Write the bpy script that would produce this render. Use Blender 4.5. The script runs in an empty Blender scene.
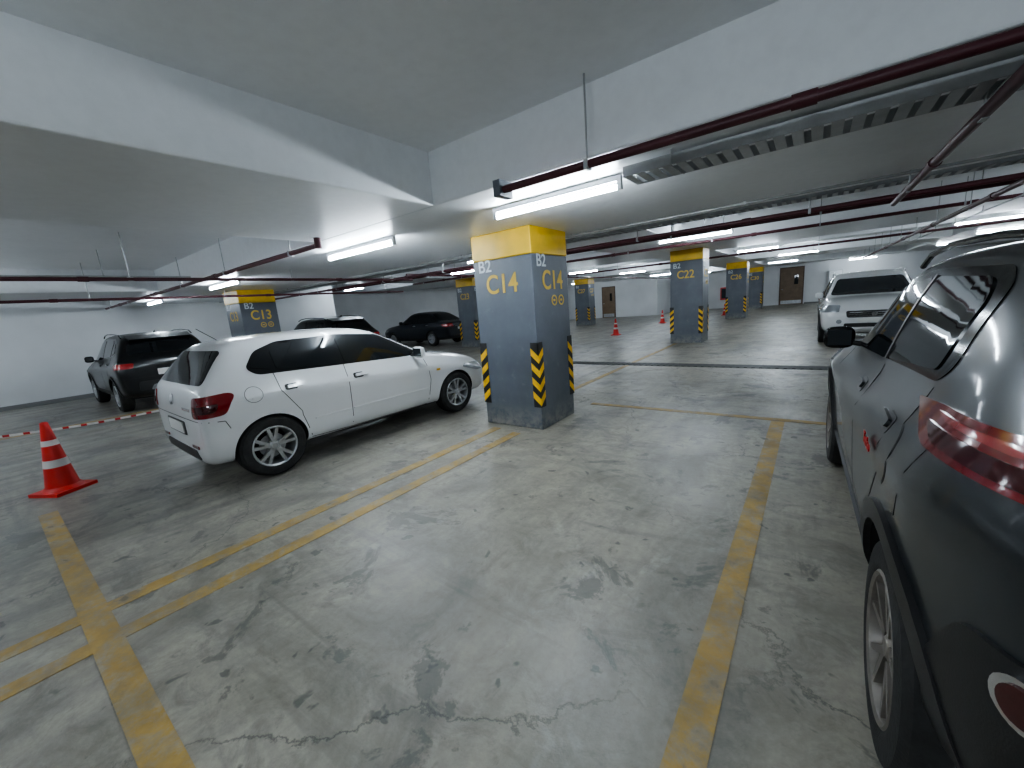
import bpy, bmesh, math, random
import numpy as np
from mathutils import Vector, Matrix
from mathutils.bvhtree import BVHTree
random.seed(4)
COL=bpy.context.scene.collection

# ------------------------------------------------------------------ materials
def new_mat(n):
    m=bpy.data.materials.new(n); m.use_nodes=True
    nt=m.node_tree; b=nt.nodes['Principled BSDF']
    return m,nt,b
def simple(n,col,rough=.5,metal=0,coat=0,spec=.5,bump=0,bscale=60,var=0,vscale=5):
    m,nt,b=new_mat(n)
    b.inputs['Base Color'].default_value=(*col,1); b.inputs['Roughness'].default_value=rough
    b.inputs['Metallic'].default_value=metal; b.inputs['Coat Weight'].default_value=coat
    b.inputs['Coat Roughness'].default_value=.08
    b.inputs['Specular IOR Level'].default_value=spec
    tc=nt.nodes.new('ShaderNodeTexCoord')
    if bump:
        no=nt.nodes.new('ShaderNodeTexNoise'); no.inputs['Scale'].default_value=bscale; no.inputs['Detail'].default_value=4
        bu=nt.nodes.new('ShaderNodeBump'); bu.inputs['Strength'].default_value=bump; bu.inputs['Distance'].default_value=.01
        nt.links.new(tc.outputs['Object'],no.inputs['Vector']); nt.links.new(no.outputs['Fac'],bu.inputs['Height']); nt.links.new(bu.outputs['Normal'],b.inputs['Normal'])
    if var:
        no=nt.nodes.new('ShaderNodeTexNoise'); no.inputs['Scale'].default_value=vscale; no.inputs['Detail'].default_value=6
        mx=nt.nodes.new('ShaderNodeMix'); mx.data_type='RGBA'
        mx.inputs['A'].default_value=(*[c*(1-var) for c in col],1); mx.inputs['B'].default_value=(*[min(1,c*(1+var)) for c in col],1)
        rp=nt.nodes.new('ShaderNodeValToRGB'); rp.color_ramp.elements[0].position=.3; rp.color_ramp.elements[1].position=.7
        nt.links.new(tc.outputs['Object'],no.inputs['Vector']); nt.links.new(no.outputs['Fac'],rp.inputs['Fac']); nt.links.new(rp.outputs['Color'],mx.inputs['Factor']); nt.links.new(mx.outputs['Result'],b.inputs['Base Color'])
    return m
def emis(n,col,s):
    m,nt,b=new_mat(n)
    b.inputs['Base Color'].default_value=(*col,1); b.inputs['Emission Color'].default_value=(*col,1); b.inputs['Emission Strength'].default_value=s
    return m
class G:
    def __init__(s,nt): s.nt=nt
    def n(s,t,**k):
        o=s.nt.nodes.new(t)
        for a,v in k.items():
            if a in o.inputs: o.inputs[a].default_value=v
            else: setattr(o,a,v)
        return o
    def l(s,a,b): s.nt.links.new(a,b)
    def noise(s,vec,scale,detail=5,rough=.55,dist=0):
        o=s.nt.nodes.new('ShaderNodeTexNoise'); o.inputs['Scale'].default_value=scale;o.inputs['Detail'].default_value=detail
        o.inputs['Roughness'].default_value=rough;o.inputs['Distortion'].default_value=dist; s.l(vec,o.inputs['Vector']); return o.outputs['Fac']
    def ramp(s,fac,a,b,ca=(0,0,0,1),cb=(1,1,1,1)):
        r=s.nt.nodes.new('ShaderNodeValToRGB'); e=r.color_ramp.elements; e[0].position=a;e[1].position=b;e[0].color=ca;e[1].color=cb
        s.l(fac,r.inputs['Fac']); return r.outputs['Color']
    def mix(s,f,a,b,mode='MIX'):
        m=s.nt.nodes.new('ShaderNodeMix'); m.data_type='RGBA'; m.blend_type=mode
        for v,i in ((f,'Factor'),(a,'A'),(b,'B')):
            if isinstance(v,(int,float)): m.inputs[i].default_value=v
            elif isinstance(v,tuple): m.inputs[i].default_value=(*v,1) if len(v)==3 else v
            else: s.l(v,m.inputs[i])
        return m.outputs['Result']
    def math(s,op,a,b=0):
        m=s.nt.nodes.new('ShaderNodeMath'); m.operation=op
        for v,i in ((a,0),(b,1)):
            if isinstance(v,(int,float)): m.inputs[i].default_value=v
            else: s.l(v,m.inputs[i])
        return m.outputs[0]

def concrete_nodes(g,vec):
    big=g.noise(vec,.35,6,.6,.6); mid=g.noise(vec,1.6,8,.65,.3); fine=g.noise(vec,22,6,.7)
    c=g.mix(g.ramp(big,.3,.7),(.26,.24,.195),(.38,.35,.29))
    c=g.mix(g.math('MULTIPLY',g.ramp(mid,.40,.66),.55),c,(.52,.485,.415))
    c=g.mix(g.math('MULTIPLY',g.ramp(fine,.35,.7),.42),c,(.17,.158,.135))
    st=g.noise(vec,.9,7,.7,1.2)
    c=g.mix(g.math('MULTIPLY',g.ramp(st,.48,.64),.58),c,(.135,.128,.112))
    st2=g.noise(vec,4.5,7,.75,.8)
    c=g.mix(g.math('MULTIPLY',g.ramp(st2,.50,.68),.6),c,(.13,.122,.108))
    st3=g.noise(vec,2.0,6,.7,.5)
    c=g.mix(g.math('MULTIPLY',g.ramp(st3,.575,.61),.6),c,(.09,.09,.086))
    lt=g.noise(vec,1.1,7,.7,.9)
    c=g.mix(g.math('MULTIPLY',g.ramp(lt,.30,.42,(1,1,1,1),(0,0,0,1)),.42),c,(.62,.60,.54))
    sp2=g.noise(vec,7,3,.5,.3)
    c=g.mix(g.math('MULTIPLY',g.ramp(sp2,.675,.71),.7),c,(.07,.07,.07))
    return c,mid,fine,st
def floor_mat():
    m,nt,b=new_mat('concrete_floor'); g=G(nt)
    tc=g.n('ShaderNodeTexCoord'); vec=tc.outputs['Object']
    c,mid,fine,st=concrete_nodes(g,vec)
    mp=g.n('ShaderNodeMapping'); mp.inputs['Scale'].default_value=(2.6,.28,1); mp.inputs['Rotation'].default_value=(0,0,.12); g.l(vec,mp.inputs['Vector'])
    sk=g.noise(mp.outputs[0],1.6,6,.65,.5)
    sx=g.n('ShaderNodeSeparateXYZ'); g.l(vec,sx.inputs[0])
    left=g.ramp(g.math('MULTIPLY',sx.outputs['X'],-.1),.24,.5)
    amt=g.math('MULTIPLY',g.ramp(sk,.45,.66),g.math('ADD',g.math('MULTIPLY',left,.45),.28))
    c=g.mix(amt,c,(.09,.09,.085))
    # curved tyre scrub marks
    mp2=g.n('ShaderNodeMapping'); mp2.inputs['Scale'].default_value=(.5,3.2,1); mp2.inputs['Rotation'].default_value=(0,0,.7); g.l(vec,mp2.inputs['Vector'])
    sk2=g.noise(mp2.outputs[0],1.3,5,.6,.9)
    c=g.mix(g.math('MULTIPLY',g.ramp(sk2,.56,.66),.32),c,(.09,.09,.086))
    c=g.mix(g.math('MULTIPLY',left,.30),c,(.14,.14,.135))
    nv=g.n('ShaderNodeTexNoise'); nv.inputs['Scale'].default_value=2.4; nv.inputs['Detail'].default_value=8; nv.inputs['Roughness'].default_value=.65; g.l(vec,nv.inputs['Vector'])
    vm=g.n('ShaderNodeVectorMath',operation='MULTIPLY_ADD'); g.l(nv.outputs['Color'],vm.inputs[0]); vm.inputs[1].default_value=(.55,.55,0); g.l(vec,vm.inputs[2])
    vo=g.n('ShaderNodeTexVoronoi',feature='DISTANCE_TO_EDGE'); vo.inputs['Scale'].default_value=.42; g.l(vm.outputs[0],vo.inputs['Vector'])
    cr=g.ramp(vo.outputs['Distance'],.0006,.0022,(1,1,1,1),(0,0,0,1))
    msk=g.ramp(g.noise(vec,.5,2),.42,.54)
    crk=g.math('MULTIPLY',g.math('MULTIPLY',cr,msk),.7)
    c=g.mix(crk,c,(.05,.05,.05))
    g.l(c,b.inputs['Base Color'])
    r=g.mix(g.ramp(mid,.3,.75),(.30,.30,.30),(.58,.58,.58)); g.l(r,b.inputs['Roughness'])
    bu=g.n('ShaderNodeBump'); bu.inputs['Strength'].default_value=.2; bu.inputs['Distance'].default_value=.01
    h=g.math('SUBTRACT',g.math('ADD',fine,mid),g.math('MULTIPLY',crk,2)); g.l(h,bu.inputs['Height']); g.l(bu.outputs['Normal'],b.inputs['Normal'])
    return m
def line_mat():
    m,nt,b=new_mat('worn_yellow_paint'); g=G(nt)
    tc=g.n('ShaderNodeTexCoord'); vec=tc.outputs['Object']
    c,mid,fine,st=concrete_nodes(g,vec)
    y=g.mix(g.ramp(g.noise(vec,5,6,.7),.3,.7),(.34,.215,.055),(.48,.33,.11))
    w=g.ramp(g.noise(vec,7,9,.78,.3),.45,.60)
    c=g.mix(g.math('MULTIPLY',w,.78),y,c)
    c=g.mix(g.math('MULTIPLY',g.ramp(g.noise(vec,2.2,6,.7),.46,.70),.6),c,(.16,.13,.075))
    g.l(c,b.inputs['Base Color']); b.inputs['Roughness'].default_value=.55
    return m
def ceil_mat():
    m,nt,b=new_mat('whitewashed_concrete'); g=G(nt)
    tc=g.n('ShaderNodeTexCoord'); vec=tc.outputs['Object']
    a=g.noise(vec,.5,6,.6,.3); f=g.noise(vec,14,5,.6)
    c=g.mix(g.ramp(a,.3,.7),(.73,.75,.77),(.83,.85,.87)); c=g.mix(g.math('MULTIPLY',g.ramp(f,.4,.7),.15),c,(.58,.58,.59))
    g.l(c,b.inputs['Base Color']); b.inputs['Roughness'].default_value=.36
    bu=g.n('ShaderNodeBump'); bu.inputs['Strength'].default_value=.12; bu.inputs['Distance'].default_value=.01; g.l(f,bu.inputs['Height']); g.l(bu.outputs['Normal'],b.inputs['Normal'])
    return m
def col_mat():
    m,nt,b=new_mat('column_grey_paint'); g=G(nt)
    tc=g.n('ShaderNodeTexCoord'); vec=tc.outputs['Object']
    a=g.noise(vec,2.2,6,.6); f=g.noise(vec,9,8,.75,.4)
    c=g.mix(g.ramp(a,.3,.7),(.088,.10,.12),(.125,.14,.165))
    sx=g.n('ShaderNodeSeparateXYZ'); g.l(vec,sx.inputs[0])
    low=g.ramp(g.math('ADD',sx.outputs['Z'],g.math('MULTIPLY',f,.25)),.16,.42,(1,1,1,1),(0,0,0,1))
    c=g.mix(g.math('MULTIPLY',low,g.ramp(f,.4,.6)),c,(.27,.26,.23))
    c=g.mix(g.math('MULTIPLY',g.ramp(f,.58,.70),.4),c,(.21,.22,.23))
    g.l(c,b.inputs['Base Color']); b.inputs['Roughness'].default_value=.4
    return m
M={}
M['floor']=floor_mat(); M['line']=line_mat(); M['ceil']=ceil_mat()
M['wall']=simple('white_wall_paint',(.66,.67,.68),.6,var=.08,vscale=.8,bump=.1,bscale=20)
M['skirt']=simple('grey_skirting_paint',(.20,.20,.20),.6)
M['colgrey']=col_mat()
M['colyel']=simple('column_yellow_paint',(.68,.43,.02),.42,var=.18,vscale=4)
M['txtyel']=simple('lettering_yellow',(.66,.45,.07),.5,var=.1,vscale=20)
M['txtwht']=simple('lettering_white',(.55,.60,.64),.5)
M['black']=simple('black_plastic',(.02,.02,.021),.45,bump=.05,bscale=200)
M['blackgl']=simple('gloss_black_trim',(.008,.008,.009),.12)
M['hzyel']=simple('reflective_yellow',(.80,.47,.02),.4,var=.15,vscale=12)
M['hzblk']=simple('hazard_black',(.015,.015,.015),.5)
M['pipe']=simple('dark_red_pipe_paint',(.075,.018,.026),.45,var=.2,vscale=4)
M['galv']=simple('galvanised_steel',(.42,.43,.44),.4,.6,var=.15,vscale=8)
M['tube']=emis('fluorescent_tube',(.80,.91,1.0),76)
M['batten']=simple('lamp_housing_white',(.75,.76,.78),.4)
M['glass']=simple('tinted_glass',(.008,.010,.012),.04,spec=.5)
M['glass2']=simple('clear_dark_glass',(.03,.035,.04),.05,spec=.6)
M['white']=simple('white_car_paint',(.76,.77,.78),.3,coat=1,var=.02,vscale=2)
M['dark']=simple('dark_grey_car_paint',(.016,.020,.023),.38,.2,coat=.7,var=.2,vscale=3)
M['blackp']=simple('black_car_paint',(.005,.006,.007),.3,.1,coat=.5)
M['greyp']=simple('graphite_car_paint',(.014,.018,.026),.32,.3,coat=.8)
M['red']=simple('tail_lamp_red',(.20,.004,.008),.15,coat=1)
M['redb']=simple('tail_lamp_bright_red',(.34,.008,.010),.2,coat=1)
M['redd']=simple('tail_lamp_dark_red',(.06,.003,.004),.1,coat=1)
M['lens']=simple('lamp_clear_lens',(.40,.42,.45),.08,.3,coat=1)
M['chrome']=simple('chrome',(.8,.8,.82),.12,1)
M['alloy']=simple('alloy_silver',(.50,.51,.52),.35,.7,var=.1,vscale=15)
M['alloyd']=simple('alloy_dusty',(.22,.20,.18),.45,.5,var=.2,vscale=15)
M['tyre']=simple('tyre_rubber',(.022,.022,.022),.75,bump=.3,bscale=80,var=.3,vscale=20)
M['well']=simple('wheel_well_black',(.008,.008,.008),.9)
M['plate']=simple('number_plate_white',(.75,.75,.73),.4)
M['orange']=simple('cone_orange_plastic',(.62,.025,.018),.45,var=.12,vscale=8)
M['conew']=simple('cone_reflective_white',(.72,.70,.68),.4)
M['wood']=simple('brown_door_laminate',(.17,.115,.07),.45,var=.15,vscale=6)
M['woodd']=simple('dark_door_frame',(.10,.06,.04),.5)
M['sred']=simple('red_enamel',(.50,.02,.02),.35)
M['drain']=simple('drain_grate_iron',(.06,.06,.06),.6,.4)
M['skid']=simple('silver_skid_plate',(.3,.31,.32),.4,.6)

# ------------------------------------------------------------------ mesh helpers
def link(o,parent=None):
    COL.objects.link(o)
    if parent is not None: o.parent=parent
    return o
def empty(name,loc=(0,0,0),rz=0):
    e=bpy.data.objects.new(name,None); e.location=loc; e.rotation_euler=(0,0,rz); e.empty_display_size=.2; COL.objects.link(e); return e
def mesh_obj(name,verts,faces,mats,parent=None,midx=None,smooth=False,ang=None):
    me=bpy.data.meshes.new(name); me.from_pydata([tuple(v) for v in verts],[],faces)
    for m in mats: me.materials.append(m)
    if midx:
        for p,i in zip(me.polygons,midx): p.material_index=i
    if smooth:
        me.polygons.foreach_set('use_smooth',[True]*len(me.polygons))
        if ang: me.set_sharp_from_angle(angle=ang)
    me.update()
    return link(bpy.data.objects.new(name,me),parent)
def box(name,x0,x1,y0,y1,z0,z1,mat,parent=None,bev=0):
    bm=bmesh.new(); bmesh.ops.create_cube(bm,size=1)
    for v in bm.verts:
        v.co=Vector((x0+(v.co.x+.5)*(x1-x0),y0+(v.co.y+.5)*(y1-y0),z0+(v.co.z+.5)*(z1-z0)))
    if bev: bmesh.ops.bevel(bm,geom=list(bm.edges),offset=bev,segments=2,affect='EDGES',profile=.5)
    me=bpy.data.meshes.new(name); bm.to_mesh(me); bm.free(); me.materials.append(mat)
    return link(bpy.data.objects.new(name,me),parent)
class MB:
    """multi-part mesh builder"""
    def __init__(s): s.v=[];s.f=[];s.m=[];s.mats=[]
    def mi(s,mat):
        if mat not in s.mats: s.mats.append(mat)
        return s.mats.index(mat)
    def add(s,vs,fs,mat):
        o=len(s.v); s.v+= [tuple(v) for v in vs]; i=s.mi(mat)
        for f in fs: s.f.append(tuple(a+o for a in f)); s.m.append(i)
    def box(s,x0,x1,y0,y1,z0,z1,mat):
        vs=[(x,y,z) for x in (x0,x1) for y in (y0,y1) for z in (z0,z1)]
        s.add(vs,[(0,1,3,2),(4,6,7,5),(0,4,5,1),(2,3,7,6),(0,2,6,4),(1,5,7,3)],mat)
    def tube(s,a,b,r,mat,n=12,r2=None,caps=True):
        a=Vector(a);b=Vector(b);d=(b-a).normalized(); r2=r if r2 is None else r2
        u=d.orthogonal().normalized(); w=d.cross(u)
        vs=[]
        for p,q in ((a,r),(b,r2)):
            for i in range(n):
                t=2*math.pi*i/n; vs.append(p+(u*math.cos(t)+w*math.sin(t))*q)
        fs=[(i,(i+1)%n,n+(i+1)%n,n+i) for i in range(n)]
        if caps: fs+= [tuple(range(n))[::-1],tuple(range(n,2*n))]
        s.add(vs,fs,mat)
    def lathe(s,prof,origin,axis,mat,n=40):
        """prof: list (r, h) along axis"""
        o=Vector(origin);d=Vector(axis).normalized();u=d.orthogonal().normalized();w=d.cross(u);vs=[];fs=[]
        for r,h in prof:
            for i in range(n):
                t=2*math.pi*i/n; vs.append(o+d*h+(u*math.cos(t)+w*math.sin(t))*r)
        for k in range(len(prof)-1):
            for i in range(n):
                j=(i+1)%n; fs.append((k*n+i,k*n+j,(k+1)*n+j,(k+1)*n+i))
        s.add(vs,fs,mat)
    def obj(s,name,parent=None,smooth=True,ang=.6):
        return mesh_obj(name,s.v,s.f,s.mats,parent,s.m,smooth,ang)
def text(name,s,size,loc,rot,mat,parent,extr=.002,align='LEFT',sx=1):
    cu=bpy.data.curves.new(name,'FONT'); cu.body=s; cu.size=size; cu.extrude=extr; cu.align_x=align; cu.offset=size*.012
    o=bpy.data.objects.new(name,cu); COL.objects.link(o)
    dg=bpy.context.evaluated_depsgraph_get(); me=bpy.data.meshes.new_from_object(o.evaluated_get(dg))
    bpy.data.objects.remove(o); me.materials.clear(); me.materials.append(mat)
    ob=bpy.data.objects.new(name,me); ob.location=loc; ob.rotation_euler=rot; ob.scale=(sx,1,1)
    return link(ob,parent)

# ------------------------------------------------------------------ room
XL,XR,YB,YF=-18.0,14.0,-7.0,33.5
box('floor',XL-.3,XR+.3,YB-.3,YF+.3,-.2,0,M['floor'])
box('wall_right',XR,XR+.2,YB,YF,0,3.2,M['wall'])
box('wall_back',XL,XR,YB-.2,YB,0,3.2,M['wall'])
box('wall_front',-8.6,XR,YF,YF+.2,0,3.2,M['wall'])
box('wall_front_left',XL,-8.6,28.2,28.4,0,3.2,M['wall'])
box('wall_front_return',-8.8,-8.6,28.4,YF,0,3.2,M['wall'])
box('wall_left',-15.0,-14.8,YB,8.6,0,3.2,M['wall'])
box('wall_left_return',XL,-15.0,8.4,8.6,0,3.2,M['wall'])
box('wall_left_rear',XL-.2,XL,8.6,28.2,0,3.2,M['wall'])
box('baseboard_left',-14.8,-14.785,YB,8.6,0,.10,M['skirt'])
box('baseboard_front',-.6,XR,YF-.015,YF,0,.10,M['skirt'])
Z1,S1=2.27,2.66
Z2,S2=2.56,2.92
cb=MB()
cb.box(XL,XR,YB,5.1,S1,3.3,M['ceil']); cb.box(XL,XR,5.1,YF,S2,3.3,M['ceil'])
cb.obj('ceiling',smooth=False)
def beam(x0,x1,y0,y1,z0,z1): 
    return box('ceiling_beam',x0,x1,y0,y1,z0,z1,M['ceil'],bev=.012)
for yy0,yy1,zb,zt in ((2.4,5.1,Z1,2.8),(-6.5,-4.2,Z1,2.8),(11.0,13.6,Z2,3.0),(20.4,22.9,Z2,3.0),(29.4,31.4,Z2,3.0)):
    beam(XL,XR,yy0,yy1,zb,zt)
for xx0,xx1 in ((-4.3,-2.46),(-12.2,-10.3),(3.6,5.4),(10.8,12.2)):
    beam(xx0,xx1,-4.2,2.4,Z1,2.8)
    for a,b in ((5.1,11.0),(13.6,20.4),(22.9,29.4)): beam(xx0,xx1,a,b,Z2,3.0)
for a,b in ((7.6,8.1),(16.8,17.3)):   # secondary ribs
    beam(XL,XR,a,b,Z2+.16,3.0)

# ------------------------------------------------------------------ columns
def column(x0,y0,label,z,w=.84,d=.78,hz=True):
    e=empty('concrete_column',(x0,y0,0))
    mb=MB()
    bx=box('shaft',0,w,0,d,0,z-.29,M['colgrey'],e,bev=.012)
    box('yellow_band',-.002,w+.002,-.002,d+.002,z-.29,z,M['colyel'],e,bev=.012)
    zb,zt,gw,t=.27,1.02,.095,.006
    for (cx,cy,sx,sy) in ((w,0,-1,1),(0,0,1,1),(w,d,-1,-1),(0,d,1,-1)):
        for axis in (0,1):
            def P(a,zz,off):
                if axis==0: return (cx+sx*a, cy-sy*off, zz)
                return (cx-sx*off, cy+sy*a, zz)
            def quad(pts,mat,off):
                vs=[P(a,zz,off) for a,zz in pts]+[P(a,zz,-.001) for a,zz in pts]
                n=len(pts); fs=[tuple(range(n)),tuple(range(2*n-1,n-1,-1))]+[(i,(i+1)%n,n+(i+1)%n,n+i) for i in range(n)]
                mb.add(vs,fs,mat)
            quad([(-t,zb),(gw,zb),(gw,zt),(-t,zt)],M['hzblk'],t)
            h=.085; z0=zb+.02
            while z0+h<zt:
                z1=z0; rise=.09
                quad([(-t,z1),(gw,min(z1+rise,zt)),(gw,min(z1+rise+h*.95,zt)),(-t,z1+h*.95)],M['hzyel'],t+.002)
                z0+=.165
    mb.obj('corner_guards',e,smooth=False)
    for face in ('front','right','left'):
        if face=='front': rot=(math.pi/2,0,0); f=lambda a,zz:(a,-.003,zz)
        elif face=='right': rot=(math.pi/2,0,math.pi/2); f=lambda a,zz:(w+.003,a,zz)
        else: rot=(math.pi/2,0,-math.pi/2); f=lambda a,zz:(-.003,d-a,zz)
        k=z/2.27
        text('level_text_'+face,'B2',.19,f(.08,1.85*k),rot,M['txtwht'],e)
        text('bay_text_'+face,label,.30,f(.18,1.60*k),rot,M['txtyel'],e,sx=.90)
        if face=='right':
            rb=MB()
            for a in (.42,.58):
                c=f(a,1.47*k)
                rb.lathe([(.062,0),(.062,.004),(.046,.004),(.046,0)],c,(1,0,0),M['txtyel'],20)
                rb.box(c[0],c[0]+.003,c[1]-.022,c[1]+.022,c[2]-.012,c[2]+.012,M['txtyel'])
            rb.obj('round_symbols',e)
    return e
column(-3.30,3.75,'C14',Z1)
column(-11.16,3.75,'C13',Z1)
column(-3.32,12.1,'C22',Z2,w=.85)
column(-3.40,21.6,'C26',Z2)
column(-3.55,30.2,'C30',Z2)
column(-10.95,11.35,'C23',Z2)
column(-10.9,20.8,'C27',Z2)
column(3.9,12.1,'C21',Z2)
column(4.4,3.75,'C15',Z1)
column(-3.30,-5.2,'C11',Z1)

# ------------------------------------------------------------------ floor markings
def line(x0,x1,y0,y1,z=.003,name='floor_marking_line'): return box(name,x0,x1,y0,y1,-.001,z,M['line'])
line(-.315,-.195,-2.5,4.98)
line(-2.75,-2.64,-4.5,3.55)
line(-3.09,-2.98,-4.5,3.62)
line(-2.46,4.4,5.0,5.09)
line(-5.25,-.33,.05,.165,.0036)
line(-10.4,-10.28,-3,3.7)
line(-3.2,-3.1,5.2,12.0)
gr=MB(); gr.box(-4.8,13.5,8.22,8.58,-.01,.004,M['drain'])
for i in range(150):
    x=-4.7+i*.12; gr.box(x,x+.05,8.25,8.55,.004,.010,M['drain'])
gr.obj('floor_drain_grate',smooth=False)

# ------------------------------------------------------------------ lamps
def lamp(x0,x1,y,z,top):
    e=empty('fluorescent_lamp',(0,0,0))
    mb=MB()
    mb.box(x0-.03,x1+.03,y-.018,y+.018,z+.035,z+.07,M['batten'])
    mb.box(x0-.03,x0,y-.018,y+.018,z-.02,z+.04,M['batten']); mb.box(x1,x1+.03,y-.018,y+.018,z-.02,z+.04,M['batten'])
    for x in (x0+.15,x1-.15): mb.tube((x,y,z+.07),(x,y,top),.005,M['galv'],6)
    mb.obj('housing',e)
    t=MB(); t.tube((x0,y,z),(x1,y,z),.018,M['tube'],6,caps=False); t.obj('tube',e)
zl=2.19
for x0,x1,y,z,t in ((-2.19,-1.13,2.86,zl,Z1),(-4.85,-3.6,2.86,zl,Z1),(-9.0,-7.7,2.86,zl,Z1),(2.6,3.8,2.86,zl,Z1),(7,8.2,2.86,zl,Z1),
    (-13.4,-12.2,2.86,zl,Z1),
    (-1.0,.2,-1.5,2.1,S1),(-6.4,-5.2,-1.9,2.1,S1),(2.6,3.8,-1.3,2.15,S1),(-10.0,-8.8,-1.6,2.15,S1),(-14,-12.8,-1.6,2.2,S1),(8,9.2,-1.6,2.2,S1),  # added lamps out of view, brightening the slab near the camera
    (-2.72,-1.36,9.15,2.50,S2),(-8.7,-7.6,8.9,2.50,S2),(-14.4,-13.2,8.9,2.5,S2),(3.2,4.4,9.15,2.5,Z2),(8,9.2,9.15,2.5,S2),
    (-6.2,-5.0,6.9,2.45,S2),(-2.0,-.95,14.6,2.5,S2),(2.6,3.8,14.6,2.5,S2),(-8.0,-6.8,14.9,2.5,S2),(-12.4,-11.2,16.,2.5,Z2),(8,9.2,14.6,2.5,S2),
    (-7.5,-6.3,19.0,2.5,S2),(-1.2,0,19.0,2.5,S2),(-14.5,-13.3,19,2.5,S2),(4,5.2,19.6,2.5,Z2),
    (-2,-.8,25.,2.5,S2),(-8,-6.8,25.,2.5,S2),(-13,-11.8,24.5,2.5,S2),(4,5.2,25,2.5,Z2),(1.5,2.7,31.8,2.5,S2),(-6.6,-5.4,28.6,2.5,S2)):
    lamp(x0,x1,y,z,t)

# ------------------------------------------------------------------ pipes / tray
def pipe(name,a,b,r,rods=(),top=S1,mat='pipe',flanges=True,rodgap=1.9):
    mb=MB(); mb.tube(a,b,r,M[mat],14)
    A=Vector(a);B=Vector(b);L=(B-A).length;d=(B-A).normalized()
    if flanges:
        k=1.6
        while k<L: 
            p=A+d*k; mb.tube(p-d*.045,p+d*.045,r*1.3,M[mat],14); k+=3.1
    k=.6
    while k<L:
        p=A+d*k
        mb.tube((p.x,p.y,p.z),(p.x,p.y,top),.006,M['galv'],6)
        mb.box(p.x-.012,p.x+.012,p.y-r*1.2,p.y+r*1.2,p.z-r*1.15,p.z+r*1.15,M['galv'])
        k+=rodgap
    return mb.obj(name)
XE=XR-.05
pipe('sprinkler_pipe',(-1.68,2.29,2.2),(XE,2.29,2.2),.024)
mb=MB(); mb.box(-1.74,-1.685,2.25,2.39,2.16,2.26,M['colgrey']); mb.obj('pipe_end_bracket',smooth=False)
pipe('sprinkler_pipe',(-14.75,2.29,2.2),(-4.1,2.29,2.2),.026)
mb=MB(); mb.tube((-4.06,2.29,2.17),(-4.06,2.29,2.3),.035,M['pipe'],12); mb.tube((-4.06,2.29,2.28),(-4.06,2.29,2.62),.008,M['galv'],6); mb.obj('pipe_elbow')
pipe('sprinkler_pipe',(-6.6,-6.9,2.12),(-6.6,5.6,2.12),.022)
pipe('sprinkler_pipe',(-9.4,-6.9,2.08),(-9.4,7.6,2.08),.022)
pipe('sprinkler_pipe',(-17.8,5.72,2.2),(XE,5.72,2.2),.026,top=S2)
pipe('sprinkler_pipe',(-12,7.0,2.32),(XE,7.0,2.32),.024,top=S2)
pipe('sprinkler_pipe',(.57,2.33,2.13),(.57,5.66,2.13),.026)
pipe('sprinkler_pipe',(-12,10.2,2.5),(XE,10.2,2.5),.03,top=S2)
pipe('sprinkler_pipe',(-12,14.2,2.4),(XE,14.2,2.4),.03,top=S2)
pipe('sprinkler_pipe',(1.6,5.8,2.25),(1.6,24,2.25),.03,top=S2)
pipe('sprinkler_pipe',(-7,5.8,2.26),(-7,26,2.26),.025,top=S2)
# slim electrical conduits under the ceiling
pipe('electrical_conduit',(-14.5,4.75,2.24),(XE,4.75,2.24),.012,top=Z1,mat='galv',flanges=False)
pipe('electrical_conduit',(-8.0,-6.9,2.3),(-8.0,2.3,2.3),.012,mat='galv',flanges=False)
pipe('electrical_conduit',(2.4,5.3,2.45),(2.4,20,2.45),.014,top=S2,mat='galv',flanges=False)
pipe('electrical_conduit',(-12,9.4,2.62),(XE,9.4,2.62),.014,top=S2,mat='galv',flanges=False)
tr=MB()
tx0,tx1,ty0,ty1,tz=-1.02,XE,2.68,2.93,2.19
tr.box(tx0,tx1,ty0-.008,ty0,tz,tz+.06,M['galv']); tr.box(tx0,tx1,ty1,ty1+.008,tz,tz+.06,M['galv'])
x=tx0
while x<tx1:
    tr.box(x,x+.05,ty0,ty1,tz,tz+.006,M['galv']); x+=.08
for x in (tx0+.3,1.4,3.3,5.4,8): 
    tr.tube((x,ty0-.02,tz),(x,ty0-.02,Z1),.006,M['galv'],6); tr.tube((x,ty1+.02,tz),(x,ty1+.02,Z1),.006,M['galv'],6)
tr.obj('cable_tray',smooth=False)
tr=MB()
tr.box(-14.5,XE,6.25,6.258,2.42,2.47,M['galv']);tr.box(-14.5,XE,6.49,6.498,2.42,2.47,M['galv'])
x=-14.5
while x<XE: tr.box(x,x+.05,6.25,6.5,2.42,2.426,M['galv']); x+=.1
for x in range(-14,13,3): tr.tube((x,6.37,2.42),(x,6.37,S2),.006,M['galv'],6)
tr.obj('cable_tray',smooth=False)

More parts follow.
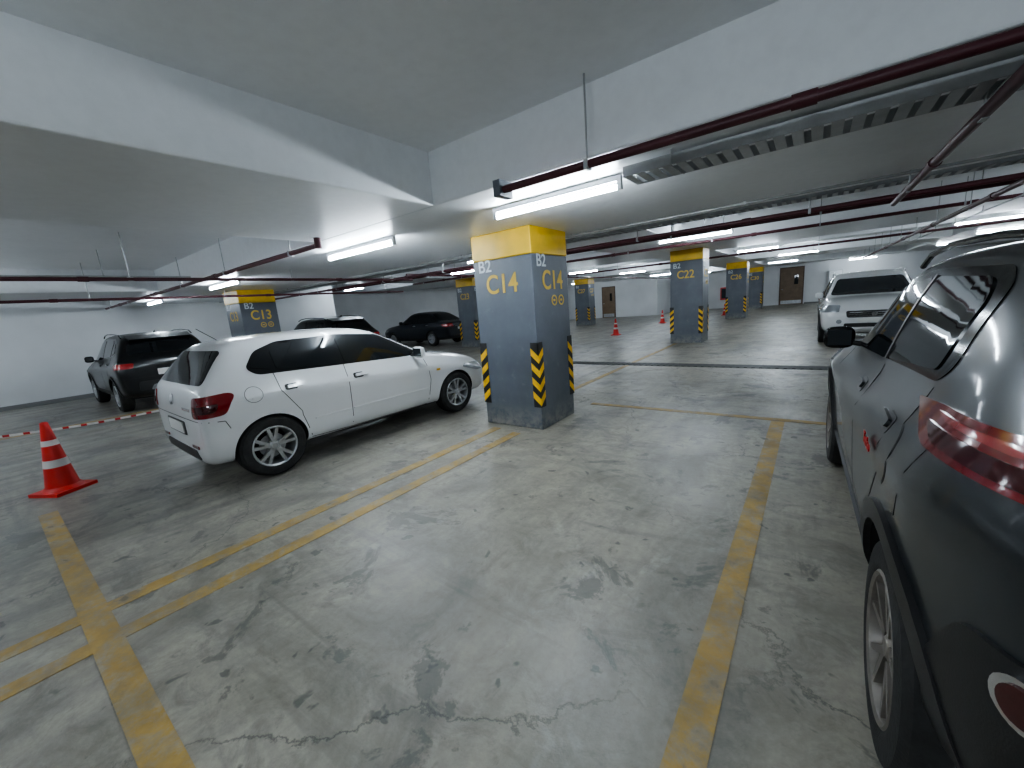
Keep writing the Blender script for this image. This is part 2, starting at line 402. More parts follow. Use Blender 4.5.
# ------------------------------------------------------------------ doors etc
def door(x0,x1,y,h,name):
    e=empty(name,(x0,y,0)); w=x1-x0
    box('frame',-.06,w+.06,-.04,0,0,h+.06,M['woodd'],e)
    box('leaf',0,w,-.06,-.035,.01,h,M['wood'],e,bev=.004)
    box('vision_panel',w*.62,w*.8,-.066,-.055,h*.55,h*.8,M['glass'],e)
    box('handle',.06,.16,-.10,-.055,1.0,1.04,M['chrome'],e,bev=.004)
    box('kick_plate',.04,w-.04,-.064,-.055,.05,.28,M['galv'],e)
door(-12.5,-11.6,28.2,2.15,'door_1'); door(-1.95,-.72,33.5,2.4,'door_2')
e=empty('fire_hose_cabinet',(-5.6,33.49,0)); box('cabinet',0,.7,-.22,0,.6,1.5,M['sred'],e,bev=.01); box('glass_panel',.08,.62,-.225,-.215,.7,1.4,M['glass2'],e)
e=empty('notice_board',(-4.2,33.49,0)); box('board',0,.6,-.03,0,1.3,2.0,M['plate'],e,bev=.005); box('frame',-.02,.62,-.02,0,1.28,2.02,M['sred'],e)
e=empty('electrical_panel',(.6,33.48,0)); box('case',0,.7,-.25,0,.9,2.0,M['galv'],e,bev=.01); box('case_door',.03,.67,-.262,-.25,.93,1.97,M['batten'],e,bev=.004)

def cone(x,y,h=.68,rz=0):
    e=empty('traffic_cone',(x,y,0),rz)
    mb=MB(); s=h/.7; r0,r1=.125*s,.028*s; zb=.035*s
    bm=MB()
    bm.box(-.17*s,.17*s,-.17*s,.17*s,0,.032*s,M['orange'])
    bm.obj('base',e,smooth=False)
    R=lambda t:r0+(r1-r0)*t
    segs=[(0,.34,'orange',0),(.34,.45,'conew',.002),(.45,.66,'orange',0),(.66,.74,'conew',.002),(.74,1,'orange',0)]
    for a,b,m,o in segs:
        za=zb+(h-zb)*a; z2=zb+(h-zb)*b
        mb.lathe([(R(a)+o,za),(R(b)+o,z2)],(0,0,0),(0,0,1),M[m],32)
    mb.lathe([(r0*1.25,zb-.005),(r0*1.15,zb+.012),(r0,zb+.03)],(0,0,0),(0,0,1),M['orange'],32)
    mb.lathe([(r1,h),(r1*.7,h+.005),(r1*.6,h-.05)],(0,0,0),(0,0,1),M['orange'],32)
    mb.obj('body',e)
cone(-5.92,.27,.70,.5); cone(-6.12,14.9,.62); cone(-6.0,20.5,.62); cone(-5.75,27.2,.62); cone(-8.2,-.9,.68)
cone(-3.9,24.6,.62)
def tape(a,b,sag,name='barrier_tape',n=60):
    a=Vector(a);b=Vector(b);mb=MB();h=.014
    pts=[]
    for i in range(n+1):
        t=i/n; p=a.lerp(b,t); p.z-=sag*4*t*(1-t); p.x+=.02*math.sin(t*17); pts.append(p)
    for i in range(n):
        p,q=pts[i],pts[i+1]; m=M['sred'] if i%3==0 else M['conew']
        mb.add([p+Vector((0,0,h)),p-Vector((0,0,h)),q-Vector((0,0,h)),q+Vector((0,0,h))],[(0,1,2,3)],m)
    mb.obj(name,smooth=False)
tape((-8.18,-.82,.44),(-7.6,2.5,.40),.10)
cone(-7.6,2.6,.66)

# ------------------------------------------------------------------ cars
def rpoly(poly,r,n=4):
    out=[];N=len(poly)
    for i in range(N):
        p=Vector(poly[i]);a=Vector(poly[i-1])-p;b=Vector(poly[(i+1)%N])-p
        ra=min(r,a.length*.45);rb=min(r,b.length*.45)
        A=p+a.normalized()*ra;B=p+b.normalized()*rb
        for k in range(n+1):
            t=k/n; out.append(tuple(A*(1-t)**2+p*2*t*(1-t)+B*t*t))
    return out
def rrect(x0,x1,z0,z1,r=.02): return rpoly([(x0,z0),(x1,z0),(x1,z1),(x0,z1)],r)
def circ(x,z,r,n=24): return [(x+r*math.cos(t*2*math.pi/n),z+r*math.sin(t*2*math.pi/n)) for t in range(n)]
class Car:
    def __init__(s,name,loc,heading,stations,axles,wr,paint,arch,wscale=1,scale=(1,1,1),halfw=.84):
        s.root=empty(name,loc,heading); s.root.scale=scale
        s.paint=paint; s.ax=axles; s.wr=wr; s.hw=halfw
        vs=[];fs=[];N=20
        for (x,zb,zk,zt,w,wb,wt) in stations:
            lift=.05 if (zt-zk)>.15 else .018
            h=[(0,zb),(.72*w,zb),(.955*w,zb+.055),(w*.985,zb+.40*(zk-zb)),(w*1.003,zb+.80*(zk-zb)),(wb,zk),
               (wb*.5+wt*.5+.012,zk*.5+zt*.5),(wt,zt-lift),(wt*.86,zt),(wt*.45,zt+.018),(0,zt+.022)]
            ring=[(x,y,z) for y,z in h]+[(x,-y,z) for y,z in h[-2:0:-1]]
            vs+=ring
        n=len(stations)
        for k in range(n-1):
            for i in range(N):
                j=(i+1)%N; fs.append((k*N+i,k*N+j,(k+1)*N+j,(k+1)*N+i))
        for k,fl in ((0,True),(n-1,False)):
            o=k*N
            for i in range(0,10):
                a=o+i;b=o+i+1;c=o+(N-i-1);d=o+((N-i)%N)
                f=[a,b,c,d]
                if i==0: f=[a,b,c]
                if i==9: f=[a,b,d]
                fs.append(tuple(f if not fl else f[::-1]))
        me=bpy.data.meshes.new('t'); me.from_pydata(vs,[],fs)
        bm=bmesh.new(); bm.from_mesh(me); bmesh.ops.recalc_face_normals(bm,faces=bm.faces)
        cl=bm.edges.layers.float.new('crease_edge')
        bm.verts.ensure_lookup_table()
        for e in bm.edges:
            a,b=e.verts[0].index,e.verts[1].index
            if a//N!=b//N and (a%N)==(b%N):
                r=a%N
                if r in (5,15): e[cl]=.7
                if r in (7,13): e[cl]=.3
                if r in (4,16): e[cl]=.75
        bm.to_mesh(me); bm.free()
        ob=bpy.data.objects.new('body',me); COL.objects.link(ob)
        md=ob.modifiers.new('s','SUBSURF'); md.levels=2; md.render_levels=2
        dg=bpy.context.evaluated_depsgraph_get(); me2=bpy.data.meshes.new_from_object(ob.evaluated_get(dg))
        ob.modifiers.clear(); ob.data=me2
        me2.materials.clear(); me2.materials.append(paint); me2.materials.append(M['well'])
        bm=bmesh.new(); bm.from_mesh(me2); s.bvh=BVHTree.FromBMesh(bm); bm.free()
        cut=MB()
        for ax in axles:
            for sg in (1,-1):
                cut.tube((ax,sg*(halfw-.27),wr),(ax,sg*(halfw+.3),wr),arch,M['well'],48)
        co=cut.obj('cut',smooth=False)
        co.data.materials.clear(); co.data.materials.append(paint); co.data.materials.append(M['well'])
        co.data.polygons.foreach_set('material_index',[1]*len(co.data.polygons))
        b=ob.modifiers.new('b','BOOLEAN'); b.operation='DIFFERENCE'; b.object=co; b.solver='EXACT'
        dg=bpy.context.evaluated_depsgraph_get(); me3=bpy.data.meshes.new_from_object(ob.evaluated_get(dg))
        ob.modifiers.clear(); ob.data=me3; bpy.data.objects.remove(co)
        me3.polygons.foreach_set('use_smooth',[True]*len(me3.polygons)); me3.set_sharp_from_angle(angle=.7)
        ob.parent=s.root; s.arch=arch
    def patch(s,name,poly,mat,U=(1,0,0),V=(0,0,1),D=(0,-1,0),O=(0,0,0),off=.004,step=.06):
        U=Vector(U);V=Vector(V);D=Vector(D);O=Vector(O)
        bm=bmesh.new()
        f=bm.faces.new([bm.verts.new((a,b,0)) for a,b in poly])
        bmesh.ops.triangulate(bm,faces=[f])
        xs=[p[0] for p in poly];zs=[p[1] for p in poly]
        for k,(lo,hi) in enumerate(((min(xs),max(xs)),(min(zs),max(zs)))):
            t=math.ceil(lo/step)*step
            while t<hi:
                co=[0,0,0];no=[0,0,0];co[k]=t;no[k]=1
                bmesh.ops.bisect_plane(bm,geom=list(bm.verts)+list(bm.edges)+list(bm.faces),plane_co=co,plane_no=no,dist=1e-5); t+=step
        nm={}
        for v in bm.verts:
            o=O+U*v.co.x+V*v.co.y-D*6
            h,n,i,d=s.bvh.ray_cast(o,D)
            if h is None:
                h,n,i,d=s.bvh.find_nearest(O+U*v.co.x+V*v.co.y)
            if n.dot(D)>0: n=-n
            v.co=h+n*off; nm[v]=n
        bnd=[e for e in bm.edges if len(e.link_faces)==1]
        inner={}
        for e in bnd:
            for v in e.verts:
                if v not in inner: inner[v]=None
        for v in list(inner): inner[v]=bm.verts.new(v.co-nm[v]*(off+.004))
        for e in bnd:
            a,b=e.verts
            try: bm.faces.new((a,b,inner[b],inner[a]))
            except: pass
        bmesh.ops.recalc_face_normals(bm,faces=bm.faces)
        me=bpy.data.meshes.new(name); bm.to_mesh(me); bm.free(); me.materials.append(mat)
        me.polygons.foreach_set('use_smooth',[True]*len(me.polygons)); me.set_sharp_from_angle(angle=.8)
        return link(bpy.data.objects.new(name,me),s.root)
    def side(s,name,poly,mat,off=.004,sides=(1,-1)):
        for sg in sides: s.patch(name,poly,mat,D=(0,-sg,0),off=off)
    def rear(s,name,poly,mat,off=.004): s.patch(name,poly,mat,U=(0,1,0),D=(1,0,0),off=off)
    def front(s,name,poly,mat,off=.004): s.patch(name,poly,mat,U=(0,1,0),D=(-1,0,0),off=off)
    def corner(s,name,poly,mat,xc,th,off=.006,end='rear',sides=(1,-1),step=.04,yo=None):
        c,si=math.cos(th),math.sin(th); e=1 if end=='rear' else -1; yo=s.hw if yo is None else yo
        for sg in sides:
            s.patch(name,poly,mat,U=(e*si,sg*c,0),V=(0,0,1),D=(e*c,-sg*si,0),O=(xc,sg*yo,0),off=off,step=step)
    def seam(s,pts,w=.007,D=(0,-1,0),U=(1,0,0)):
        for a,b in zip(pts[:-1],pts[1:]):
            a=Vector(a);b=Vector(b);d=(b-a).normalized();n=Vector((-d.y,d.x))*w*.5
            for sg in (1,-1):
                s.patch('panel_gap',[tuple(a+n),tuple(a-n),tuple(b-n),tuple(b+n)],M['hzblk'],U=U,D=(D[0],D[1]*sg,D[2]),off=.0012,step=.08)
                if D[1]==0: break
    def hit(s,x,z,sg):
        h,n,i,d=s.bvh.ray_cast(Vector((x,sg*3,z)),Vector((0,-sg,0))); return h
    def archring(s,w,mat,off=.018,lo=-25):
        for ax in s.ax:
            R=s.arch; po=[];pi=[]
            for k in range(25):
                t=math.radians(lo+(180-2*lo)*k/24)
                po.append((ax+math.cos(t)*(R+w),s.wr+math.sin(t)*(R+w))); pi.append((ax+math.cos(t)*(R-.002),s.wr+math.sin(t)*(R-.002)))
            s.side('arch_trim',po+pi[::-1],mat,off)
    def wheels(s,width=.2,rimr=.2,spokes=5,style='double',rim=None,track=None):
        rim=rim or M['alloy']; r=s.wr
        yo=(track or s.hw-.02)
        for ax in s.ax:
            for sg in (1,-1):
                mb=MB(); o=Vector((ax,sg*(yo-width),r)); A=(0,sg,0)
                w=width
                mb.lathe([(rimr-.01,.02),(rimr,.0),(rimr+.03,-.005+.0),(r-.03,0),(r-.008,.02),(r,.05),(r,w-.05),(r-.008,w-.02),(r-.03,w-.002),(rimr+.03,w+.004),(rimr+.004,w-.004),(rimr-.004,w-.012)],o,A,M['tyre'],56)
                mb.lathe([(rimr+.008,w-.004),(rimr,w+.002),(rimr-.012,w-.004),(rimr-.02,w-.03),(rimr-.03,.03)],o,A,rim,56)
                mb.lathe([(rimr-.03,.03),(0.001,.03)],o,A,M['well'],40)
                mb.lathe([(rimr*.62,w-.07),(rimr*.62,w-.075),(.001,w-.075)],o,A,M['galv'],40)
                mb.lathe([(.001,w-.012),(.028,w-.014),(.034,w-.02),(.055,w-.028),(.062,w-.075)],o,A,rim,24)
                Y=Vector((0,sg,0))
                for k in range(spokes):
                    base=2*math.pi*k/spokes+.3
                    if style=='double': angs=[(base-.06,base-.22,.034,.030),(base+.06,base+.22,.034,.030)]
                    elif style=='split': angs=[(base,base-.26,.03,.018),(base,base+.26,.03,.018)]
                    else: angs=[(base,base,.05,.06)]
                    for a0,a1,w0,w1 in angs:
                        def pt(rr,a,lat,h):
                            u=Vector((math.cos(a),0,math.sin(a)));t=Vector((-math.sin(a),0,math.cos(a)))
                            return o+u*rr+t*lat+Y*h
                        r0_,r1_=.04,rimr-.008
                        vs=[pt(r0_,a0,-w0/2,w-.018),pt(r0_,a0,w0/2,w-.018),pt(r1_,a1,w1/2,w-.008),pt(r1_,a1,-w1/2,w-.008),
                            pt(r0_,a0,-w0/2,w-.055),pt(r0_,a0,w0/2,w-.055),pt(r1_,a1,w1/2,w-.04),pt(r1_,a1,-w1/2,w-.04)]
                        mb.add(vs,[(0,1,2,3),(7,6,5,4),(0,3,7,4),(1,5,6,2),(0,4,5,1),(3,2,6,7)],rim)
                mb.obj('wheel',s.root,ang=.5)
    def mirror(s,x,z,mat,size=(.07,.10,.07),gap=.05):
        """size = half extents"""
        for sg in (1,-1):
            h=s.hit(x,z,sg)
            mb=MB(); yc=sg*(size[1]+gap); zc=.05; n,m_=24,14
            vs=[];fs=[]
            pw=lambda c,p: math.copysign(abs(c)**p,c)
            for j in range(m_+1):
                ph=math.pi*j/m_-math.pi/2
                for i in range(n):
                    th=2*math.pi*i/n
                    X=pw(math.cos(ph),.6)*pw(math.cos(th),.7); Y=pw(math.cos(ph),.6)*pw(math.sin(th),.7); Zz=pw(math.sin(ph),.6)
                    if X<0: X*=.35
                    k=1-.25*max(0,X)
                    vs.append((X*size[0],yc+Y*size[1]*k,zc+Zz*size[2]*k))
            for j in range(m_):
                for i in range(n):
                    a=j*n+i;b=j*n+(i+1)%n; fs.append((a,b,b+n,a+n))
            mb.add(vs,fs,mat)
            x0=-size[0]*.36
            mb.add([(x0,yc-size[1]*.75,zc-size[2]*.7),(x0,yc+size[1]*.75,zc-size[2]*.7),(x0,yc+size[1]*.75,zc+size[2]*.7),(x0,yc-size[1]*.75,zc+size[2]*.7)],[(0,1,2,3)],M['glass2'])
            mb.tube((0,-sg*.03,0),(0,sg*(gap+.04),.02),.016,M['black'],10)
            o=mb.obj('door_mirror',s.root); o.location=h

HATCH=[(-.54,.38,.72,.77,.68,.64,.58),(-.527,.29,.81,.87,.77,.73,.65),(-.50,.24,.93,.98,.815,.775,.71),(-.45,.22,.98,1.04,.83,.785,.70),
(-.25,.21,1.00,1.33,.84,.785,.62),(-.12,.20,1.00,1.385,.84,.785,.59),(.3,.20,.985,1.415,.84,.785,.58),(.9,.19,.965,1.415,.84,.785,.58),
(1.25,.19,.945,1.39,.84,.785,.58),(1.45,.19,.93,1.325,.84,.782,.59),(1.8,.19,.915,1.13,.84,.78,.64),(2.12,.19,.90,.95,.84,.775,.69),(2.28,.19,.89,.935,.84,.77,.68),
(2.75,.19,.81,.865,.825,.74,.62),(3.02,.20,.71,.77,.79,.70,.58),(3.16,.23,.60,.66,.70,.63,.52),(3.23,.30,.52,.57,.56,.5,.42)]
def hatch(name,loc,heading,paint,full=True,scale=(1,1,1)):
    c=Car(name,loc,heading,HATCH,(0,2.46),.31,paint,.334,halfw=.84,scale=scale)
    c.side('window_surround',rpoly([(-.10,1.12),(-.02,1.045),(1.98,.955),(1.90,1.01),(1.42,1.295),(.9,1.35),(.25,1.345),(.02,1.27)],.05),M['blackgl'],.003)
    c.side('window_rear_door',rpoly([(.16,1.065),(.80,1.02),(.79,1.325),(.28,1.32),(.16,1.27)],.04),M['glass'],.007)
    c.side('window_quarter',rpoly([(-.06,1.12),(.12,1.075),(.12,1.26),(.04,1.24)],.02),M['glass'],.007)
    c.side('window_front_door',rpoly([(.86,1.015),(1.82,.985),(1.38,1.27),(.86,1.325)],.04),M['glass'],.007)
    c.rear('rear_window',rpoly([(-.71,1.02),(.71,1.02),(.58,1.31),(-.58,1.31)],.05),M['glass'],.006)
    c.front('windscreen',rpoly([(-.66,.99),(.66,.99),(.50,1.33),(-.50,1.33)],.05),M['glass2'],.006)
    c.corner('tail_lamp',rpoly([(-.14,.73),(.13,.74),(.20,.90),(.16,.935),(-.12,.92)],.04),M['red'],-.50,.9,.012,yo=.82)
    c.corner('tail_lamp_core',rpoly([(-.10,.77),(.07,.78),(.10,.85),(-.10,.84)],.03),M['redd'],-.50,.9,.016,yo=.82)
    c.rear('number_plate_recess',rrect(-.30,.30,.52,.66,.02),M['black'],.004)
    c.rear('number_plate',rrect(-.25,.25,.535,.645,.01),M['plate'],.010)
    c.rear('round_badge',circ(0,.86,.055),M['chrome'],.012)
    for k in range(6): c.rear('trim_letter',rrect(-.56+.04*k,-.535+.04*k,.78,.81,.005),M['chrome'],.006)
    c.rear('bumper_lower',rpoly([(-.55,.30),(.55,.30),(.50,.40),(-.50,.40)],.03),M['black'],.006)
    for sg in (1,-1): c.rear('reflector',rrect(min(sg*.42,sg*.60),max(sg*.42,sg*.60),.42,.45,.008),M['red'],.008)
    c.seam([(-.72,.70),(.72,.70)],D=(1,0,0),U=(0,1,0))
    c.seam([(-.52,.70),(-.36,.68),(-.33,.60)])
    c.seam([(.30,.56),(.30,.60),(.14,.86),(.12,1.04)]) 
    c.seam([(.30,.56),(.38,.28),(.84,.26)]); c.seam([(.84,1.01),(.84,.26),(1.93,.26),(1.99,.60),(1.93,.95)])
    c.side('door_handle',rrect(.20,.36,.865,.895,.013),paint,.022); c.side('door_handle',rrect(.93,1.09,.845,.875,.013),paint,.022)
    c.side('handle_recess',rrect(.18,.30,.85,.91,.02),M['black'],.002); c.side('handle_recess',rrect(.91,1.03,.83,.89,.02),M['black'],.002)
    c.side('side_moulding',rrect(.42,.83,.48,.495,.004),paint,.010);c.side('side_moulding',rrect(.86,1.93,.48,.495,.004),paint,.010)
    c.side('side_indicator',rrect(2.10,2.16,.70,.73,.01),M['hzyel'],.006)
    c.side('fuel_flap_gap',circ(-.10,.87,.078),M['hzblk'],.0012,(-1,))
    c.side('fuel_flap',circ(-.10,.87,.073),paint,.002,(-1,))
    c.corner('headlamp',rpoly([(-.30,.57),(.10,.57),(.34,.67),(.30,.72),(-.24,.67)],.04),M['lens'],3.08,.8,.008,'front')
    c.front('grille',rrect(-.42,.42,.56,.62,.02),M['black'],.006); c.front('lower_grille',rrect(-.5,.5,.32,.44,.03),M['black'],.006)
    c.front('front_plate',rrect(-.25,.25,.45,.55,.01),M['plate'],.012)
    c.side('sill',rpoly([(.37,.215),(2.1,.215),(2.1,.25),(.37,.25)],.01),M['black'],.006)
    c.mirror(1.78,.96,paint,(.07,.10,.075))
    c.wheels(.195,.20,5,'double')
    mb=MB(); mb.tube((-.06,0,1.40),(-.22,0,1.54),.004,M['black'],6); mb.obj('antenna',c.root)
    mb=MB(); mb.tube((-.45,.0,1.03),(-.38,-.36,1.11),.008,M['black'],6); mb.obj('rear_wiper',c.root)
    return c
CSUV=[(-.70,.50,.86,.90,.72,.68,.60),(-.685,.38,.94,1.0,.82,.78,.68),(-.62,.31,1.02,1.08,.865,.82,.71),(-.52,.28,1.07,1.14,.88,.82,.70),
(-.32,.26,1.075,1.45,.885,.81,.635),(-.15,.25,1.07,1.53,.885,.80,.62),(.4,.25,1.05,1.57,.88,.80,.62),(1.0,.24,1.02,1.575,.88,.80,.62),
(1.35,.24,1.0,1.555,.88,.80,.62),(1.55,.24,.995,1.48,.88,.795,.625),(1.9,.24,.985,1.24,.88,.79,.67),(2.2,.24,.98,1.03,.88,.785,.71),(2.36,.24,.975,1.02,.88,.78,.70),
(2.85,.25,.93,.985,.865,.76,.66),(3.12,.27,.86,.93,.825,.73,.63),(3.25,.32,.76,.83,.74,.67,.57),(3.31,.40,.66,.72,.60,.54,.46)]
NEAR=[(-.66,.52,.92,.98,.52,.49,.44),(-.645,.42,1.0,1.07,.66,.62,.54),(-.58,.35,1.07,1.14,.755,.71,.63),(-.45,.31,1.12,1.20,.825,.77,.67),
(-.25,.27,1.13,1.42,.868,.80,.65),(-.08,.26,1.11,1.49,.885,.805,.64)]+[(a,b,c,(d-.045 if d>1.2 else d),e,f,(g+.01 if d>1.3 else g)) for a,b,c,d,e,f,g in CSUV[6:]]
def csuv(name,loc,heading,paint,kind,scale=(1,1,1)):
    near=kind=='near'
    c=Car(name,loc,heading,NEAR if near else CSUV,(0,2.5),.335,paint,.38,halfw=.88,scale=scale)
    if near:
        c.side('window_surround',rpoly([(.03,1.20),(.10,1.145),(2.06,1.015),(1.98,1.08),(1.50,1.40),(.95,1.455),(.22,1.45),(.10,1.40)],.04),M['blackgl'],.003)
        c.side('window_rear_door',rpoly([(.14,1.17),(.84,1.10),(.84,1.425),(.26,1.42),(.16,1.36)],.04),M['glass'],.007)
        c.side('window_front_door',rpoly([(.90,1.09),(1.90,1.04),(1.44,1.375),(.90,1.425)],.04),M['glass'],.007)
    else:
        c.side('window_surround',rpoly([(-.30,1.24),(-.22,1.15),(2.06,1.015),(1.98,1.08),(1.50,1.44),(.95,1.50),(.1,1.49),(-.10,1.43)],.05),M['blackgl'],.003)
        c.side('window_rear_door',rpoly([(.10,1.15),(.84,1.09),(.84,1.465),(.20,1.46),(.10,1.40)],.04),M['glass'],.007)
        c.side('window_quarter',rpoly([(-.22,1.22),(.04,1.165),(.04,1.40),(-.06,1.39)],.03),M['glass'],.007)
        c.side('window_front_door',rpoly([(.90,1.08),(1.90,1.04),(1.44,1.41),(.90,1.465)],.04),M['glass'],.007)
    c.side('pillar_strip',rpoly([(.855,1.095),(.885,1.093),(.885,1.43),(.855,1.43)],.003),M['black'],.010)
    c.rear('rear_window',rpoly([(-.64,1.17),(.64,1.17),(.54,1.40),(-.54,1.40)],.06),M['glass'],.006)
    c.front('windscreen',rpoly([(-.68,1.07),(.68,1.07),(.55,1.43),(-.55,1.43)],.06),M['glass2'],.006)
    c.archring(.065 if near else .045,M['black'],.016); c.side('sill_cladding',rpoly([(.40,.27),(2.1,.27),(2.1,.40),(.40,.40)],.02),M['black'],.014)
    c.rear('bumper_cladding',rpoly([(-.60,.44),(.60,.44),(.58,.62),(-.58,.62)],.05),M['black'],.010)
    c.rear('skid_plate',rpoly([(-.42,.44),(.42,.44),(.36,.54),(-.36,.54)],.03),M['skid'],.016)
    c.rear('number_plate',rrect(-.25,.25,.72,.84,.01),M['plate'],.014)
    c.seam([(-.70,.70),(.70,.70)],D=(1,0,0),U=(0,1,0))
    c.seam([(.36,.55),(.38,.62),(.14,.86),(.10,1.13)]); c.seam([(.36,.55),(.42,.42),(.88,.40)])
    c.seam([(.87,1.07),(.88,.40),(2.0,.40),(2.08,.75),(2.02,1.0)])
    ho=.013 if near else .02
    c.side('door_handle',rrect(.22,.40,.965,.99,.012),paint,ho); c.side('door_handle',rrect(.98,1.16,.935,.96,.012),paint,ho)
    c.side('handle_recess',rrect(.20,.34,.95,1.005,.02),M['black'],.002); c.side('handle_recess',rrect(.96,1.1,.92,.975,.02),M['black'],.002)
    c.mirror(1.86,1.03,M['blackgl'] if near else paint,(.07,.08,.07),.03)
    mb=MB(); dz=-.05 if near else 0
    for sg in (1,-1):
        pts=[(-.18,1.50),(-.05,1.56),(.5,1.595),(1.0,1.60),(1.3,1.575),(1.45,1.525)]
        for a,b in zip(pts[:-1],pts[1:]): mb.tube((a[0],sg*.60,a[1]+dz),(b[0],sg*.60,b[1]+dz),.013,M['blackgl'] if kind!='white' else M['galv'],8)
    mb.obj('roof_rails',c.root)
    mb=MB(); mb.add([(-.40,-.52,1.46+dz),(-.40,.52,1.46+dz),(-.12,.55,1.545+dz),(-.12,-.55,1.545+dz),(-.38,-.51,1.43+dz),(-.38,.51,1.43+dz),(-.12,.53,1.49+dz),(-.12,-.53,1.49+dz)],[(0,1,2,3),(4,7,6,5),(0,4,5,1),(0,3,7,4),(1,5,6,2)],paint); mb.obj('roof_spoiler',c.root,smooth=False)
    if near:
        c.corner('tail_lamp',rpoly([(-.36,1.06),(.05,1.045),(.27,1.035),(.46,1.10),(.25,1.13),(-.34,1.16)],.03),M['red'],-.5,.95,.014)
        c.corner('tail_lamp_core',rpoly([(-.30,1.075),(.03,1.06),(.22,1.055),(.30,1.085),(-.28,1.11)],.02),M['redd'],-.5,.95,.019)
        c.corner('lamp_strip',rpoly([(-.32,1.12),(.20,1.105),(.26,1.115),(-.32,1.14)],.005),M['redb'],-.5,.95,.020)
        c.corner('bumper_corner_cladding',rpoly([(-.30,.42),(.12,.40),(.12,.60),(.02,.78),(-.30,.80)],.04),M['black'],-.5,.95,.010)
        c.corner('fog_bezel',circ(-.11,.72,.05),M['chrome'],-.5,.95,.018); c.corner('fog_lens',circ(-.11,.72,.036),M['redd'],-.5,.95,.022)
        c.side('fuel_flap_gap',circ(.11,.92,.095),M['hzblk'],.0012,(1,)); c.side('fuel_flap',circ(.11,.92,.089),paint,.002,(1,))
        c.seam([(.0,.78),(-.10,.82),(-.16,1.03)])
    else:
        c.corner('tail_lamp',rpoly([(-.20,.90),(.08,.90),(.14,1.0),(-.20,1.0)],.03),M['redb'],-.64,.95,.014)
    c.corner('headlamp',rpoly([(-.34,.74),(.10,.74),(.36,.82),(.34,.90),(-.28,.88)],.04),M['lens'],3.14,.8,.010,'front')
    c.front('grille',rpoly([(-.42,.62),(.42,.62),(.44,.76),(-.44,.76)],.04),M['black'],.008)
    for k in range(3): c.front('grille_bar',rrect(-.38,.38,.64+.04*k,.65+.04*k,.005),M['chrome'],.014)
    c.front('lower_grille',rrect(-.46,.46,.42,.50,.03),M['black'],.008)
    c.front('front_plate',rrect(-.25,.25,.51,.61,.01),M['plate'],.02)
    c.front('round_badge',circ(0,.69,.045),M['chrome'],.018)
    for sg in (1,-1): c.front('fog_lamp',circ(sg*.54,.54,.045,16),M['lens'],.012)
    c.wheels(.215,.215,5,'split' if near else 'double',M['alloyd'] if near else M['alloy'])
    mb=MB(); mb.add([(-.02,0,1.575+dz),(.14,0,1.58+dz),(-.04,0,1.63+dz),(.02,.02,1.575+dz),(.02,-.02,1.575+dz)],[(0,3,2),(0,2,4),(3,1,2),(4,2,1)],paint); mb.obj('fin_antenna',c.root,smooth=False)
    return c
SEDAN=[(-1.06,.45,.78,.82,.68,.64,.56),(-1.04,.33,.88,.93,.79,.75,.65),(-.95,.27,.97,1.0,.83,.78,.68),(-.55,.24,.98,1.02,.85,.785,.69),(-.42,.23,.98,1.04,.85,.785,.68),
(-.02,.22,.97,1.29,.85,.785,.61),(.22,.21,.965,1.39,.85,.785,.59),(.6,.2,.96,1.44,.85,.785,.585),(1.1,.2,.95,1.45,.85,.785,.585),(1.4,.2,.94,1.42,.85,.785,.585),(1.6,.2,.935,1.34,.85,.78,.60),
(1.95,.2,.93,1.12,.85,.78,.65),(2.25,.2,.92,.965,.85,.775,.69),(2.4,.2,.91,.95,.845,.77,.68),(2.95,.21,.85,.90,.83,.74,.63),(3.25,.23,.76,.81,.78,.70,.58),(3.38,.28,.65,.70,.68,.62,.5),(3.44,.36,.56,.6,.54,.5,.42)]
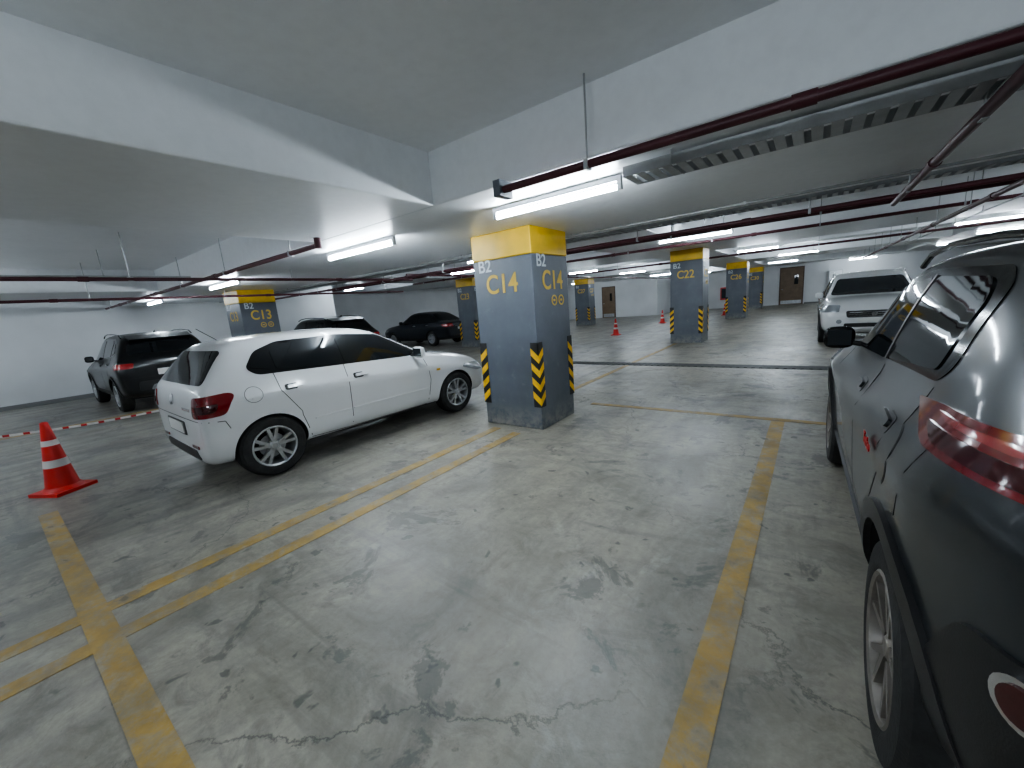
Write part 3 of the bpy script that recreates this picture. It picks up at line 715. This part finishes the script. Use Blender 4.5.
def sedan(name,loc,heading,paint):
    c=Car(name,loc,heading,SEDAN,(0,2.6),.315,paint,.35,halfw=.85)
    c.side('window_surround',rpoly([(-.42,1.03),(-.3,.995),(2.06,.965),(1.98,1.02),(1.55,1.31),(.95,1.375),(.3,1.335),(-.05,1.22)],.05),M['blackgl'],.003)
    c.side('window_rear_door',rpoly([(-.05,1.02),(.80,1.01),(.80,1.345),(.32,1.31),(.05,1.20)],.04),M['glass'],.007)
    c.side('window_front_door',rpoly([(.86,1.01),(1.9,.995),(1.48,1.29),(.86,1.345)],.04),M['glass'],.007)
    c.rear('rear_window',rpoly([(-.62,1.06),(.62,1.06),(.50,1.34),(-.50,1.34)],.05),M['glass'],.006)
    c.front('windscreen',rpoly([(-.66,1.0),(.66,1.0),(.50,1.36),(-.50,1.36)],.05),M['glass2'],.006)
    c.corner('tail_lamp',rpoly([(-.26,.80),(.14,.80),(.24,.90),(-.22,.93)],.03),M['redb'],-1.0,.9,.012)
    c.rear('number_plate',rrect(-.25,.25,.66,.76,.01),M['plate'],.012); c.rear('boot_chrome',rrect(-.4,.4,.80,.82,.005),M['chrome'],.01)
    c.rear('bumper_lower',rrect(-.5,.5,.36,.45,.02),M['black'],.006)
    c.corner('headlamp',rpoly([(-.34,.62),(.10,.62),(.30,.72),(-.28,.72)],.03),M['lens'],3.3,.8,.008,'front')
    c.front('grille',rrect(-.4,.4,.56,.66,.02),M['black'],.006)
    c.seam([(.34,.55),(.38,.28),(.84,.26)]); c.seam([(.84,1.0),(.84,.26),(2.05,.26),(2.0,.96)])
    c.side('door_handle',rrect(.10,.27,.87,.90,.013),M['chrome'],.022); c.side('door_handle',rrect(.95,1.12,.86,.89,.013),M['chrome'],.022)
    c.mirror(1.82,.99,paint); c.wheels(.2,.205,5,'double')
    return c
R90=math.pi/2
hatch('hatchback_car',(-4.95,1.59,0),R90-.03,M['white'],scale=(1,1,.955))
near=csuv('compact_suv_car',(1.07,1.50,0),R90+.028,M['dark'],'near')
tx=text('side_badge','Turbo',.055,(0,0,0),(0,0,0),M['sred'],near.root)
h=near.hit(.30,.88,1); tx.location=h+Vector((.08,.012,-.01)); tx.rotation_euler=(R90,0,math.pi)
csuv('compact_suv_car',(-10.85,2.30,0),math.pi,M['blackp'],'creta',(.95,.93,.95))
csuv('compact_suv_car',(1.0,14.6,0),-R90,M['white'],'white',(1.03,1.05,1.0))
csuv('compact_suv_car',(-11.6,6.9,0),math.pi,M['blackp'],'dark',(1.0,1.0,.97))
sedan('sedan_car',(-13.1,12.6,0),math.pi,M['greyp'])

# ------------------------------------------------------------------ world + camera
w=bpy.data.worlds.new('World'); bpy.context.scene.world=w; w.use_nodes=True
w.node_tree.nodes['Background'].inputs[0].default_value=(.75,.85,1,1); w.node_tree.nodes['Background'].inputs[1].default_value=.05
f,pt,ro,ya=401.346,.193082,.0813778,.6515638
F0=np.array([-np.sin(ya),np.cos(ya),0]);R0=np.array([np.cos(ya),np.sin(ya),0]);Z=np.array([0,0,1.])
fw=np.cos(pt)*F0-np.sin(pt)*Z; dn=-np.sin(pt)*F0-np.cos(pt)*Z
c_,s_=np.cos(ro),np.sin(ro); Rr,Dd=c_*R0+s_*dn,-s_*R0+c_*dn
cam=bpy.data.cameras.new('camera'); co=bpy.data.objects.new('camera',cam); COL.objects.link(co)
mt=Matrix.Identity(4)
for i in range(3): mt[i][0]=Rr[i]; mt[i][1]=-Dd[i]; mt[i][2]=-fw[i]
mt[2][3]=1.45; co.matrix_world=mt
cam.sensor_width=36; cam.lens=f/1024*36; cam.clip_start=.05; cam.clip_end=200
sc=bpy.context.scene; sc.camera=co
sc.view_settings.view_transform='AgX'; sc.view_settings.look='AgX - Medium High Contrast'; sc.view_settings.exposure=1.05
